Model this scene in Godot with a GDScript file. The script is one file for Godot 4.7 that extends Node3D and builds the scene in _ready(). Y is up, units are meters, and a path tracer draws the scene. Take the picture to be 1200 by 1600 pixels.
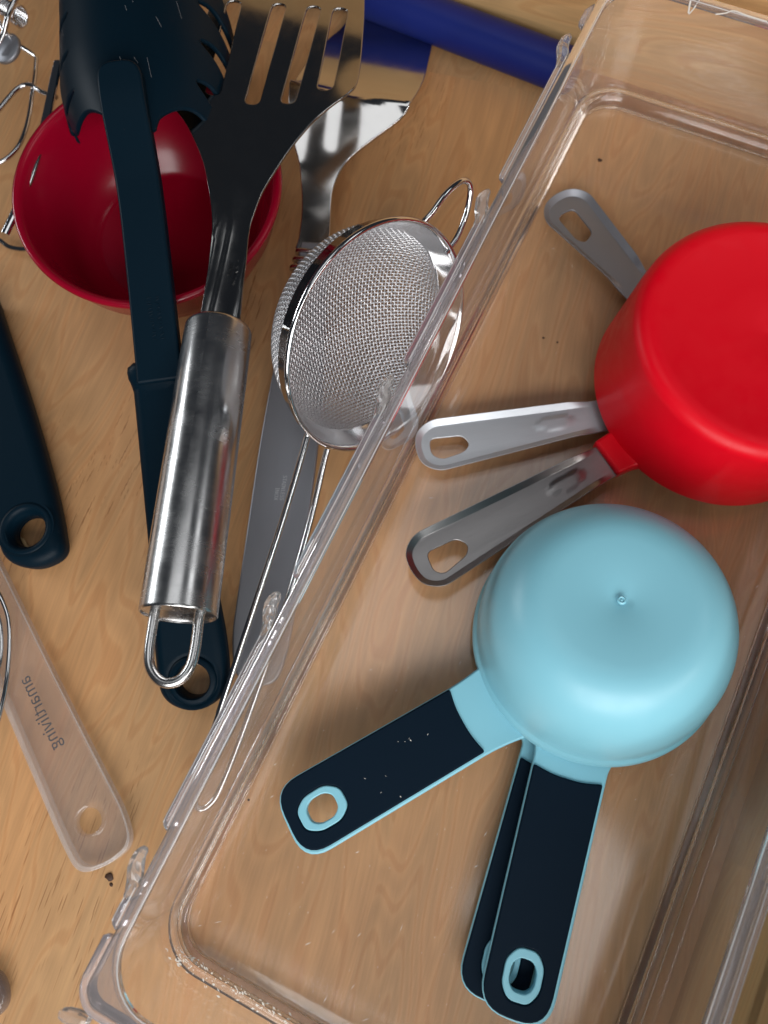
extends Node3D
# A kitchen drawer seen from above. Shapes are modelled in millimetres and committed in metres.
# x runs across the clear tray, z along it towards the front of the drawer, y is up; the drawer's bottom is y = 0.

const S := 0.001
var M := {}
var used := {}

class Mb:
	var P := PackedVector3Array()
	var N := PackedVector3Array()
	var U := PackedVector2Array()
	var I := PackedInt32Array()
	func v(p: Vector3, n: Vector3, uv := Vector2.ZERO) -> int:
		P.append(p); N.append(n); U.append(uv)
		return P.size() - 1
	func t(a: int, b: int, c: int) -> void:
		var g := (P[b] - P[a]).cross(P[c] - P[a])
		if g.dot(N[a] + N[b] + N[c]) > 0.0:
			I.append_array(PackedInt32Array([a, c, b]))
		else:
			I.append_array(PackedInt32Array([a, b, c]))
	func q(a: int, b: int, c: int, d: int) -> void:
		t(a, b, c); t(a, c, d)
	func mesh() -> ArrayMesh:
		var a := []
		a.resize(Mesh.ARRAY_MAX)
		var pm := PackedVector3Array()
		pm.resize(P.size())
		for i in P.size():
			pm[i] = P[i] * 0.001
		a[Mesh.ARRAY_VERTEX] = pm
		a[Mesh.ARRAY_NORMAL] = N
		a[Mesh.ARRAY_TEX_UV] = U
		a[Mesh.ARRAY_INDEX] = I
		var m := ArrayMesh.new()
		m.add_surface_from_arrays(Mesh.PRIMITIVE_TRIANGLES, a)
		return m

# ---------------------------------------------------------------- naming
func numbered(called: String) -> String:
	if not used.has(called):
		used[called] = 0
		return called
	used[called] += 1
	return "%s_%03d" % [called, used[called]]

func obj(called: String, mb, mat: Material, parent: Node = self) -> MeshInstance3D:
	var o := MeshInstance3D.new()
	o.mesh = mb.mesh() if mb is Mb else mb
	o.material_override = mat
	o.name = numbered(called) if parent == self else called
	parent.add_child(o, true)
	return o

func thing(called: String, label: String, category: String, xf: Transform3D, group := "") -> Node3D:
	var o := Node3D.new()
	o.name = numbered(called)
	add_child(o, true)
	o.transform = xf
	tag(o, label, category, group)
	return o

func tag(o: Node, label: String, category: String, group := "") -> void:
	o.set_meta("label", label)
	o.set_meta("category", category)
	if group:
		o.set_meta("group", group)

func struct(called: String, mb, mat: Material) -> MeshInstance3D:
	var o := obj(called, mb, mat)
	o.set_meta("kind", "structure")
	return o

# a frame (metres) at a, its x axis towards b, its y axis up as far as that allows
func frame(a: Vector3, b: Vector3, roll := 0.0) -> Transform3D:
	var ex := (b - a).normalized()
	var ez := ex.cross(Vector3.UP).normalized()
	var bs := Basis(ex, ez.cross(ex), ez)
	if roll != 0.0:
		bs = bs.rotated(ex, roll)
	return Transform3D(bs, a * S)

func base(x: float, y: float, z: float) -> Transform3D:
	return Transform3D(Basis(), Vector3(x, y, z) * S)

# ---------------------------------------------------------------- curves
func cr(a, b, c, d, t: float):
	return 0.5 * (2.0 * b + (c - a) * t + (2.0 * a - 5.0 * b + 4.0 * c - d) * t * t + (3.0 * b - a - 3.0 * c + d) * t * t * t)

func smooth3(pts: Array, n := 8) -> PackedVector3Array:
	var r := PackedVector3Array()
	for i in pts.size() - 1:
		var a: Vector3 = pts[maxi(i - 1, 0)]
		var d: Vector3 = pts[mini(i + 2, pts.size() - 1)]
		for k in n:
			r.append(cr(a, pts[i], pts[i + 1], d, float(k) / n))
	r.append(pts[-1])
	return r

func closed2(pts: Array, n := 6) -> PackedVector2Array:
	var r := PackedVector2Array()
	var c := pts.size()
	for i in c:
		for k in n:
			r.append(cr(pts[(i - 1 + c) % c], pts[i], pts[(i + 1) % c], pts[(i + 2) % c], float(k) / n))
	return r

# corners cut round; r may be one radius or one for each corner
func rounded(pts: Array, r, n := 6) -> PackedVector2Array:
	var out := PackedVector2Array()
	var c := pts.size()
	for i in c:
		var p: Vector2 = pts[i]
		var a: Vector2 = pts[(i - 1 + c) % c]
		var b: Vector2 = pts[(i + 1) % c]
		var rad: float = r[i] if r is Array else r
		var m := minf(rad, 0.48 * minf(p.distance_to(a), p.distance_to(b)))
		if m <= 0.01:
			out.append(p)
			continue
		var s := p + (a - p).normalized() * m
		var e := p + (b - p).normalized() * m
		for k in n + 1:
			var t := float(k) / n
			out.append(s.lerp(p, t).lerp(p.lerp(e, t), t))
	return out

func circle2(c: Vector2, r: float, n := 28) -> PackedVector2Array:
	var out := PackedVector2Array()
	for i in n:
		out.append(c + Vector2.from_angle(TAU * i / n) * r)
	return out

func densify(p: PackedVector2Array, step: float) -> PackedVector2Array:
	var out := PackedVector2Array()
	for i in p.size():
		var a := p[i]
		var b := p[(i + 1) % p.size()]
		if a.distance_to(b) < 0.02:
			continue
		var k := maxi(1, int(ceil(a.distance_to(b) / step)))
		for j in k:
			out.append(a.lerp(b, float(j) / k))
	return out

# ---------------------------------------------------------------- builders
func lathe(mb: Mb, prof: Array, segs := 72, xf := Transform3D()) -> void:
	# prof: Vector2(radius, height); sharp bends are creased
	var n := prof.size()
	var nr := []
	for i in n - 1:
		var d: Vector2 = prof[i + 1] - prof[i]
		nr.append(Vector2(d.y, -d.x).normalized())
	var rows := []
	for i in n:
		var na: Vector2 = nr[maxi(i - 1, 0)]
		var nb: Vector2 = nr[mini(i, n - 2)]
		if na.dot(nb) > 0.6:
			rows.append([prof[i], (na + nb).normalized()])
		else:
			rows.append([prof[i], na])
			rows.append([prof[i], nb])
	var first := mb.P.size()
	for r in rows:
		for k in segs + 1:
			var a := TAU * k / segs
			var dir := Vector3(cos(a), 0, sin(a))
			mb.v(xf * (dir * r[0].x + Vector3(0, r[0].y, 0)), (xf.basis * (dir * r[1].x + Vector3(0, r[1].y, 0))).normalized(), Vector2(float(k) / segs, r[0].y * 0.01))
	for i in rows.size() - 1:
		if rows[i][0].is_equal_approx(rows[i + 1][0]):
			continue
		for k in segs:
			var a := first + i * (segs + 1) + k
			mb.q(a, a + 1, a + segs + 2, a + segs + 1)

func tube(mb: Mb, pts: PackedVector3Array, rad, sides := 10, squash := 1.0) -> void:
	var n := pts.size()
	var tan := PackedVector3Array()
	for i in n:
		tan.append((pts[mini(i + 1, n - 1)] - pts[maxi(i - 1, 0)]).normalized())
	var up := Vector3.UP if absf(tan[0].y) < 0.9 else Vector3.RIGHT
	var u := (up - tan[0] * up.dot(tan[0])).normalized()
	var first := mb.P.size()
	for i in n:
		u = (u - tan[i] * u.dot(tan[i])).normalized()
		var w := tan[i].cross(u)
		var r: float = rad.call(float(i) / (n - 1)) if rad is Callable else rad
		for k in sides:
			var a := TAU * k / sides
			var d := u * cos(a) * squash + w * sin(a)
			mb.v(pts[i] + d * r, (u * cos(a) / squash + w * sin(a)).normalized(), Vector2(float(k) / sides, i * 0.02))
	for i in n - 1:
		for k in sides:
			var a := first + i * sides + k
			var b := first + i * sides + (k + 1) % sides
			mb.q(a, b, b + sides, a + sides)
	for e in [0, n - 1]:
		var nn: Vector3 = -tan[0] if e == 0 else tan[n - 1]
		var c := mb.v(pts[e], nn)
		var f := mb.P.size()
		for k in sides:
			mb.v(mb.P[first + e * sides + k], nn)
		for k in sides:
			mb.t(c, f + k, f + (k + 1) % sides)

func loft(mb: Mb, rings: Array, sgn := 1.0, caps := true, cap_n := []) -> void:
	var m: int = rings[0].size()
	var n := rings.size()
	var first := mb.P.size()
	for i in n:
		var a: PackedVector3Array = rings[maxi(i - 1, 0)]
		var b: PackedVector3Array = rings[mini(i + 1, n - 1)]
		var r: PackedVector3Array = rings[i]
		for j in m:
			var around := r[(j + 1) % m] - r[(j - 1 + m) % m]
			var along := b[j] - a[j]
			mb.v(r[j], around.cross(along).normalized() * sgn, Vector2(float(j) / m, r[j].x * 0.01))
	for i in n - 1:
		for j in m:
			var a := first + i * m + j
			var b := first + i * m + (j + 1) % m
			mb.q(a, b, b + m, a + m)
	if caps:
		for e in [0, n - 1]:
			var c := Vector3.ZERO
			for p in rings[e]:
				c += p
			c /= m
			var inner := Vector3.ZERO
			for p in rings[1 if e == 0 else n - 2]:
				inner += p
			inner /= m
			var nn: Vector3 = (rings[e][0] - c).cross(rings[e][m / 4] - c).normalized()
			if nn.dot(c - inner) < 0.0:
				nn = -nn
			if cap_n:
				nn = cap_n[0 if e == 0 else 1]
			var f := mb.P.size()
			mb.v(c, nn)
			for p in rings[e]:
				mb.v(p, nn)
			for j in m:
				mb.t(f, f + 1 + j, f + 1 + (j + 1) % m)

# a plate with an outline and holes, edges rounded by bev, bent by fmap(x, y, h) -> Vector3
func flat(x: float, y: float, h: float) -> Vector3:
	return Vector3(x, h, y)

func slab(mb: Mb, outline: PackedVector2Array, holes: Array, th: float, bev: float, cell := 4.0, fm: Callable = flat, steps := 3, seg := 2.5, extra := []) -> void:
	var loops := [densify(outline, seg)]
	for h in holes:
		loops.append(densify(h, seg))
	var put := func(x: float, y: float, h: float, n: Vector3) -> int:
		var e := 0.04
		var tx: Vector3 = fm.call(x + e, y, h) - fm.call(x - e, y, h)
		var ty: Vector3 = fm.call(x, y + e, h) - fm.call(x, y - e, h)
		var tz: Vector3 = fm.call(x, y, h + e) - fm.call(x, y, h - e)
		var w := ty.cross(tz) * n.x + tz.cross(tx) * n.y + tx.cross(ty) * n.z
		if tx.cross(ty).dot(tz) < 0.0:
			w = -w
		return mb.v(fm.call(x, y, h), w.normalized(), Vector2(x, y) * 0.01)
	var caps := []
	for li in loops.size():
		var L: PackedVector2Array = loops[li]
		if Geometry2D.is_polygon_clockwise(L) != (li > 0):
			L.reverse()
		var c := L.size()
		var inw := PackedVector2Array()
		for i in c:
			var d1 := (L[i] - L[(i - 1 + c) % c]).normalized()
			var d2 := (L[(i + 1) % c] - L[i]).normalized()
			var d := d1 + d2
			if d.length() < 0.05:
				d = d1
			d = d.normalized()
			inw.append(Vector2(-d.y, d.x))
		if Geometry2D.is_polygon_clockwise(L) != (li > 0):
			for i in c:
				inw[i] = -inw[i]
		# check on which side the material lies
		var probe := L[0] + inw[0] * 0.02
		var inside := Geometry2D.is_point_in_polygon(probe, L)
		if inside != (li == 0):
			for i in c:
				inw[i] = -inw[i]
		var more: Array = extra if li == 0 else []
		var cap := PackedVector2Array()
		for i in c:
			cap.append(L[i] + inw[i] * (bev if more.is_empty() else more[-1]))
		caps.append(cap)
		var rows := []
		for k in range(more.size() - 1, -1, -1):
			rows.append([more[k], th, 0.0, 1.0])
		for k in range(steps + 1):
			var a := PI / 2 * k / steps
			rows.append([bev * (1.0 - sin(a)), th - bev + bev * cos(a), sin(a), cos(a)])
		for k in range(steps + 1):
			var a := PI / 2 * k / steps
			rows.append([bev * (1.0 - cos(a)), bev - bev * sin(a), cos(a), -sin(a)])
		for e in more:
			rows.append([e, 0.0, 0.0, -1.0])
		var first := mb.P.size()
		for r in rows:
			for i in c:
				var p: Vector2 = L[i] + inw[i] * r[0]
				put.call(p.x, p.y, r[1], Vector3(-inw[i].x * r[2], -inw[i].y * r[2], r[3]))
		for k in rows.size() - 1:
			for i in c:
				var a := first + k * c + i
				var b := first + k * c + (i + 1) % c
				mb.q(a, b, b + c, a + c)
	var lo: Vector2 = caps[0][0]
	var hi := lo
	for p in caps[0]:
		lo = lo.min(p); hi = hi.max(p)
	var nx := int(ceil((hi.x - lo.x) / cell))
	var ny := int(ceil((hi.y - lo.y) / cell))
	for ix in nx:
		for iy in ny:
			var a := lo + Vector2(ix, iy) * cell
			var rc := PackedVector2Array([a, a + Vector2(cell, 0), a + Vector2(cell, cell), a + Vector2(0, cell)])
			var polys := Geometry2D.intersect_polygons(caps[0], rc)
			for hi_ in range(1, caps.size()):
				var nxt: Array[PackedVector2Array] = []
				for p in polys:
					nxt.append_array(Geometry2D.clip_polygons(p, caps[hi_]))
				polys = nxt
			for p in polys:
				if p.size() < 3:
					continue
				var tri := Geometry2D.triangulate_polygon(p)
				for side in [1.0, -1.0]:
					var f := mb.P.size()
					for q in p:
						put.call(q.x, q.y, th if side > 0 else 0.0, Vector3(0, 0, side))
					for k in range(0, tri.size(), 3):
						mb.t(f + tri[k], f + tri[k + 1], f + tri[k + 2])

func box(mb: Mb, lo: Vector3, hi: Vector3) -> void:
	var c := (lo + hi) / 2.0
	var h := (hi - lo) / 2.0
	for ax in 3:
		for s in [-1.0, 1.0]:
			var n := Vector3.ZERO
			n[ax] = s
			var u := Vector3.ZERO
			u[(ax + 1) % 3] = h[(ax + 1) % 3]
			var w := Vector3.ZERO
			w[(ax + 2) % 3] = h[(ax + 2) % 3]
			var o := c + n * h[ax]
			var ids := []
			for k in [[-1, -1], [1, -1], [1, 1], [-1, 1]]:
				var p: Vector3 = o + u * k[0] + w * k[1]
				ids.append(mb.v(p, n, Vector2(p.x if ax != 0 else p.y, p.z if ax != 2 else p.y) * 0.01))
			mb.q(ids[0], ids[1], ids[2], ids[3])

func bump(a: float, b: float, x: float) -> float:
	return smoothstep(a, b, x)

# ---------------------------------------------------------------- materials
func lin(r: float, g: float, b: float, a := 1.0) -> Color:
	var c := Color(r, g, b).linear_to_srgb()
	c.a = a
	return c

func noise(seed_: int, freq: float, oct := 3, kind := FastNoiseLite.TYPE_SIMPLEX_SMOOTH) -> FastNoiseLite:
	var n := FastNoiseLite.new()
	n.seed = seed_
	n.frequency = freq
	n.noise_type = kind
	n.fractal_octaves = oct
	return n

func mat(col: Color, rough: float, metal := 0.0, spec := 0.5) -> StandardMaterial3D:
	var m := StandardMaterial3D.new()
	m.albedo_color = col
	m.roughness = rough
	m.metallic = metal
	m.metallic_specular = spec
	return m

func gray_tex(w: int, h: int, f: Callable) -> ImageTexture:
	var d := PackedByteArray()
	d.resize(w * h)
	for y in h:
		for x in w:
			d[y * w + x] = int(clampf(f.call(x, y), 0.0, 1.0) * 255.0)
	return ImageTexture.create_from_image(Image.create_from_data(w, h, false, Image.FORMAT_L8, d))

# plywood: u across the grain, v along it, in texture pixels of 0.42 mm
func wood_tex(w: int, h: int, seed_: int, fleck: float, c: Color) -> Array:
	var figure := noise(seed_, 0.0045, 3)
	var warp := noise(seed_ + 1, 0.003, 2)
	var streak := noise(seed_ + 2, 0.05, 3)
	var pores := noise(seed_ + 3, 0.22, 2)
	var where := noise(seed_ + 4, 0.0045, 2)
	var d := PackedByteArray()
	d.resize(w * h * 3)
	var hb := PackedByteArray()
	hb.resize(w * h)
	var i := 0
	for y in h:
		for x in w:
			var wx := x + 34.0 * warp.get_noise_2d(x * 0.7, y * 0.32)
			var f := figure.get_noise_2d(wx * 1.5, y * 0.25)
			# broad growth-ring figure of rotary-cut veneer
			var ring := sin((f * 4.6 + wx * 0.008) * TAU)
			var line := smoothstep(0.55, 1.0, ring)
			var s := streak.get_noise_2d(wx * 1.4, y * 0.05)
			var p := pores.get_noise_2d(wx * 1.3, y * 0.045)
			var m := where.get_noise_2d(x, y * 0.5)
			var tone := 1.0 + 0.030 * ring - 0.060 * line + 0.035 * s + 0.06 * f + 0.04 * p
			var dark := smoothstep(0.40, 0.66, p) * smoothstep(-0.10, 0.40, m) * fleck
			var uu := 546.0 * x / w
			dark *= smoothstep(-20.0, -90.0, uu - 546.0 if uu > 300.0 else uu)
			tone *= 1.0 - 0.24 * dark
			var warm := 0.06 * f + 0.05 * line
			d[i * 3] = int(clampf(c.r * tone * (1.0 + warm * 0.2), 0, 1) * 255)
			d[i * 3 + 1] = int(clampf(c.g * tone * (1.0 - warm * 0.4 - dark * 0.06), 0, 1) * 255)
			d[i * 3 + 2] = int(clampf(c.b * tone * (1.0 - warm * 0.9 - dark * 0.12), 0, 1) * 255)
			hb[i] = int(clampf(0.6 + 0.2 * s - 0.5 * dark, 0, 1) * 255)
			i += 1
	return [ImageTexture.create_from_image(Image.create_from_data(w, h, false, Image.FORMAT_RGB8, d)), ImageTexture.create_from_image(Image.create_from_data(w, h, false, Image.FORMAT_L8, hb))]

func wood_mat(t: Array, scale: Vector3, offset := Vector3.ZERO) -> StandardMaterial3D:
	var m := mat(Color.WHITE, 0.42)
	m.albedo_texture = t[0]
	m.heightmap_enabled = true
	m.heightmap_texture = t[1]
	m.heightmap_scale = 0.012
	m.uv1_scale = scale
	m.uv1_offset = offset
	return m

func make_materials() -> void:
	var w1 := wood_tex(1750, 1750, 11, 1.0, Color(0.758, 0.584, 0.408))
	M.wood_floor = wood_mat(w1, Vector3(1, 1, 1))
	var w2 := wood_tex(700, 700, 57, 0.35, Color(0.800, 0.645, 0.450))
	M.wood_wall = wood_mat(w2, Vector3(1, 1, 1))
	# nylon with a slight moulded grain
	var gn := noise(3, 0.35, 2)
	var grain := gray_tex(256, 256, func(x, y): return 0.5 + 0.4 * gn.get_noise_2d(x, y))
	M.nylon = mat(lin(0.0015, 0.010, 0.019), 0.42, 0.0, 0.22)
	M.nylon.heightmap_enabled = true
	M.nylon.heightmap_texture = grain
	M.nylon.heightmap_scale = 0.004
	M.nylon.uv1_triplanar = true
	M.nylon.uv1_scale = Vector3.ONE * 25
	M.rubber = mat(lin(0.0012, 0.0085, 0.019), 0.62, 0.0, 0.22)
	# steels: smudged roughness
	var sn := noise(8, 0.02, 4)
	var sf := noise(9, 0.25, 2)
	var smudge := gray_tex(384, 384, func(x, y): return 0.42 + 0.16 * sn.get_noise_2d(x, y) + 0.07 * maxf(0.0, sf.get_noise_2d(x, y * 0.12)))
	var bn := noise(12, 0.2, 2)
	var brush := gray_tex(384, 384, func(x, y): return 0.5 + 0.5 * bn.get_noise_2d(x * 0.05, y * 1.6))
	M.mirror = mat(lin(0.62, 0.61, 0.60), 0.30, 1.0)
	M.mirror.roughness_texture = smudge
	M.mirror.uv1_triplanar = true
	M.mirror.uv1_scale = Vector3.ONE * 12
	M.tube = mat(lin(0.62, 0.62, 0.62), 0.58, 1.0)
	M.tube.roughness_texture = smudge
	M.tube.uv1_triplanar = true
	M.tube.uv1_scale = Vector3.ONE * 9
	M.dark_mirror = mat(lin(0.40, 0.395, 0.39), 0.30, 1.0)
	M.dark_mirror.roughness_texture = smudge
	M.dark_mirror.uv1_triplanar = true
	M.dark_mirror.uv1_scale = Vector3.ONE * 12
	M.glint_paint = mat(lin(0.88, 0.88, 0.89, 0.55), 0.12)  # white that paints highlights onto the tray's edges
	M.glint_paint.transparency = BaseMaterial3D.TRANSPARENCY_ALPHA
	M.chrome = mat(lin(0.72, 0.72, 0.73), 0.10, 1.0)
	M.satin = mat(lin(0.60, 0.63, 0.67), 0.50, 0.9)
	M.satin.heightmap_enabled = true
	M.satin.heightmap_texture = brush
	M.satin.heightmap_scale = 0.003
	M.satin.uv1_scale = Vector3(1.0, 4.0, 1)
	M.dull = mat(lin(0.29, 0.30, 0.33), 0.52, 0.9)
	M.pressed = mat(lin(0.29, 0.28, 0.28), 0.34, 1.0)
	M.pressed.heightmap_enabled = true
	M.pressed.heightmap_texture = brush
	M.pressed.heightmap_scale = 0.002
	M.pressed.uv1_scale = Vector3(1.0, 4.0, 1)
	M.wire = mat(lin(0.62, 0.62, 0.64), 0.40, 1.0)
	M.engraved = mat(lin(0.50, 0.52, 0.55), 0.6, 0.3)
	# plastics
	M.red = mat(lin(0.72, 0.001, 0.012), 0.38, 0.0, 0.36)
	M.red.roughness_texture = smudge
	M.red.roughness = 0.92
	M.red.uv1_triplanar = true
	M.red.uv1_scale = Vector3.ONE * 14
	M.aqua = mat(lin(0.240, 0.570, 0.690), 0.38)
	M.aqua.roughness_texture = smudge
	M.aqua.roughness = 0.92
	M.aqua.uv1_triplanar = true
	M.aqua.uv1_scale = Vector3.ONE * 14
	M.cherry = mat(lin(0.27, 0.001, 0.016), 0.22)
	M.blue = mat(lin(0.006, 0.016, 0.15), 0.42, 0.0, 0.4)
	M.clear = mat(lin(0.96, 0.94, 0.95, 0.03), 0.02)
	M.clear.refraction_enabled = true
	M.clear.refraction_scale = 0.049
	M.pane = mat(lin(0.80, 0.76, 0.76, 0.014), 0.11)
	M.pane.transparency = BaseMaterial3D.TRANSPARENCY_ALPHA
	M.rim = mat(lin(0.68, 0.655, 0.67, 0.15), 0.04)
	M.rim.refraction_enabled = true
	M.rim.refraction_scale = 0.049
	M.wall_pane = mat(lin(0.80, 0.76, 0.78, 0.045), 0.04)
	M.wall_pane.transparency = BaseMaterial3D.TRANSPARENCY_ALPHA
	M.lip = mat(lin(0.85, 0.83, 0.88, 0.2), 0.04)
	M.lip.refraction_enabled = true
	M.lip.refraction_scale = 0.049
	M.frosted = mat(lin(0.9, 0.88, 0.87, 0.14), 0.10)
	M.frosted.refraction_enabled = true
	M.frosted.refraction_scale = 0.049
	M.acrylic = mat(lin(0.60, 0.53, 0.51, 0.13), 0.05)
	M.acrylic.transparency = BaseMaterial3D.TRANSPARENCY_ALPHA
	M.edge = mat(lin(0.72, 0.68, 0.66, 0.30), 0.08)
	M.edge.transparency = BaseMaterial3D.TRANSPARENCY_ALPHA
	M.smoke = mat(lin(0.16, 0.125, 0.12, 0.5), 0.12)
	M.smoke.transparency = BaseMaterial3D.TRANSPARENCY_ALPHA
	M.ink = mat(lin(0.03, 0.035, 0.045), 0.6)
	M.flake = mat(lin(0.75, 0.73, 0.68), 0.6)
	M.crumb = mat(lin(0.05, 0.022, 0.012), 0.7)
	M.straw = mat(lin(0.50, 0.33, 0.16), 0.7)

func _ready() -> void:
	camera_and_light()
	make_materials()
	setting()
	tray()
	bowl()
	cake_server()
	strainer()
	pasta_server()
	turner()
	left_handle()
	clear_spoon()
	wires()
	blue_bar()
	red_cups()
	aqua_cups()
	bits()

# ---------------------------------------------------------------- camera, light
func camera_and_light() -> void:
	var cam := Camera3D.new()
	cam.name = "camera"
	cam.transform = Transform3D(Basis(Vector3(0.89832, -0.05908, -0.43535), Vector3(-0.40345, 0.28136, -0.87067), Vector3(0.17393, 0.95778, 0.22892)), Vector3(0.05329, 0.30382, 0.29784))
	cam.fov = 67.1144
	cam.near = 0.01
	cam.far = 20.0
	var lens := CameraAttributesPhysical.new()
	lens.frustum_focal_length = 18.09
	lens.frustum_focus_distance = 0.275
	lens.exposure_aperture = 7.2
	lens.frustum_near = 0.01
	lens.frustum_far = 20.0
	cam.attributes = lens
	add_child(cam)
	cam.current = true

	var we := WorldEnvironment.new()
	we.name = "environment"
	var e := Environment.new()
	e.background_mode = Environment.BG_COLOR
	e.background_color = lin(0.020, 0.023, 0.028)
	e.tonemap_mode = Environment.TONE_MAPPER_LINEAR
	e.tonemap_exposure = 1.05
	e.sdfgi_enabled = true
	e.ssao_enabled = true
	e.ssil_enabled = true
	we.environment = e
	add_child(we)

	# the room: a window low to the right in front, a small one far left, two ceiling panels and an added glint light
	area("window_light", Vector3(0.40, 0.52, 0.86), Vector2(0.85, 0.6), 0.98, lin(1.0, 0.985, 0.97))
	area("left_window_light", Vector3(-1.10, 0.38, 0.30), Vector2(0.45, 0.12), 0.27, lin(0.95, 0.98, 1.0))
	area("ceiling_panel_light", Vector3(-0.18, 1.50, -0.04), Vector2(0.9, 0.5), 0.16, lin(0.98, 0.99, 1.0))
	area("ceiling_panel_light_right", Vector3(0.75, 1.15, -0.50), Vector2(0.5, 0.3), 0.09, lin(0.98, 0.99, 1.0))
	area("ceiling_panel_light_front", Vector3(0.46, 1.50, 0.50), Vector2(0.36, 0.30), 0.065, lin(0.98, 0.99, 1.0))
	area("added_glint_light", Vector3(1.05, 0.76, 0.36), Vector2(0.55, 0.09), 0.22, lin(1.0, 0.98, 0.95))  # added thin strip, placed for glints along the tray's foot

func area(called: String, at: Vector3, size: Vector2, energy: float, col: Color) -> void:
	var l := AreaLight3D.new()
	l.name = called
	add_child(l)
	l.look_at_from_position(at, Vector3(0.0, 0.0, 0.2))
	l.area_size = size
	l.light_energy = energy
	l.light_color = col
	l.area_range = 6.0
	l.area_attenuation = 2.0
	l.shadow_enabled = true

# ---------------------------------------------------------------- the drawer
func setting() -> void:
	var mb := Mb.new()
	# bottom board; the grain runs along z, turned a little
	var x0 := -330.0
	var x1 := 163.9
	var z0 := -17.0
	var z1 := 470.0
	var ids := []
	for k in [[x0, z0], [x1, z0], [x1, z1], [x0, z1]]:
		var uv := Vector2(k[0], k[1]).rotated(0.16) / 546.0
		ids.append(mb.v(Vector3(k[0], 0, k[1]), Vector3.UP, uv))
	mb.q(ids[0], ids[1], ids[2], ids[3])
	for s in [[x0, x0, z0, z1, Vector3.LEFT], [x1, x1, z0, z1, Vector3.RIGHT], [x0, x1, z0, z0, Vector3.FORWARD], [x0, x1, z1, z1, Vector3.BACK]]:
		var b := []
		for k in [[s[0], 0, s[2]], [s[1], 0, s[3]], [s[1], -6, s[3]], [s[0], -6, s[2]]]:
			b.append(mb.v(Vector3(k[0], k[1], k[2]), s[4], Vector2.ZERO))
		mb.q(b[0], b[1], b[2], b[3])
	struct("drawer_bottom", mb, M.wood_floor)
	# walls: grain runs along them
	mb = Mb.new()
	wall(mb, Vector3(x0, -6, z0 - 15), Vector3(x1 + 15, 120, z0), 0)
	struct("drawer_back_wall", mb, M.wood_wall)
	mb = Mb.new()
	wall(mb, Vector3(x1, -6, z0), Vector3(x1 + 15, 85, z1), 2)
	struct("drawer_side_wall", mb, M.wood_wall)

func wall(mb: Mb, lo: Vector3, hi: Vector3, along: int) -> void:
	var first := mb.P.size()
	box(mb, lo, hi)
	for i in range(first, mb.P.size()):
		var p := mb.P[i]
		mb.U[i] = Vector2((p.y + (p.x if along == 2 else p.z)) / 290.0, p[along] / 290.0)

# ---------------------------------------------------------------- clear tray
func rrect(off: float, y: float, rc := 13.0) -> PackedVector3Array:
	var w := 148.0
	var l := 399.5
	var r := maxf(rc + off, 0.5)
	var out := PackedVector3Array()
	var cs := [[w + off - r, l + off - r, 0.0], [-off + r, l + off - r, PI / 2], [-off + r, -off + r, PI], [w + off - r, -off + r, PI * 1.5]]
	for c in cs:
		for k in 11:
			var a: float = c[2] + PI / 2 * k / 10.0
			out.append(Vector3(c[0] + cos(a) * r, y, c[1] + sin(a) * r))
	return out

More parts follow.
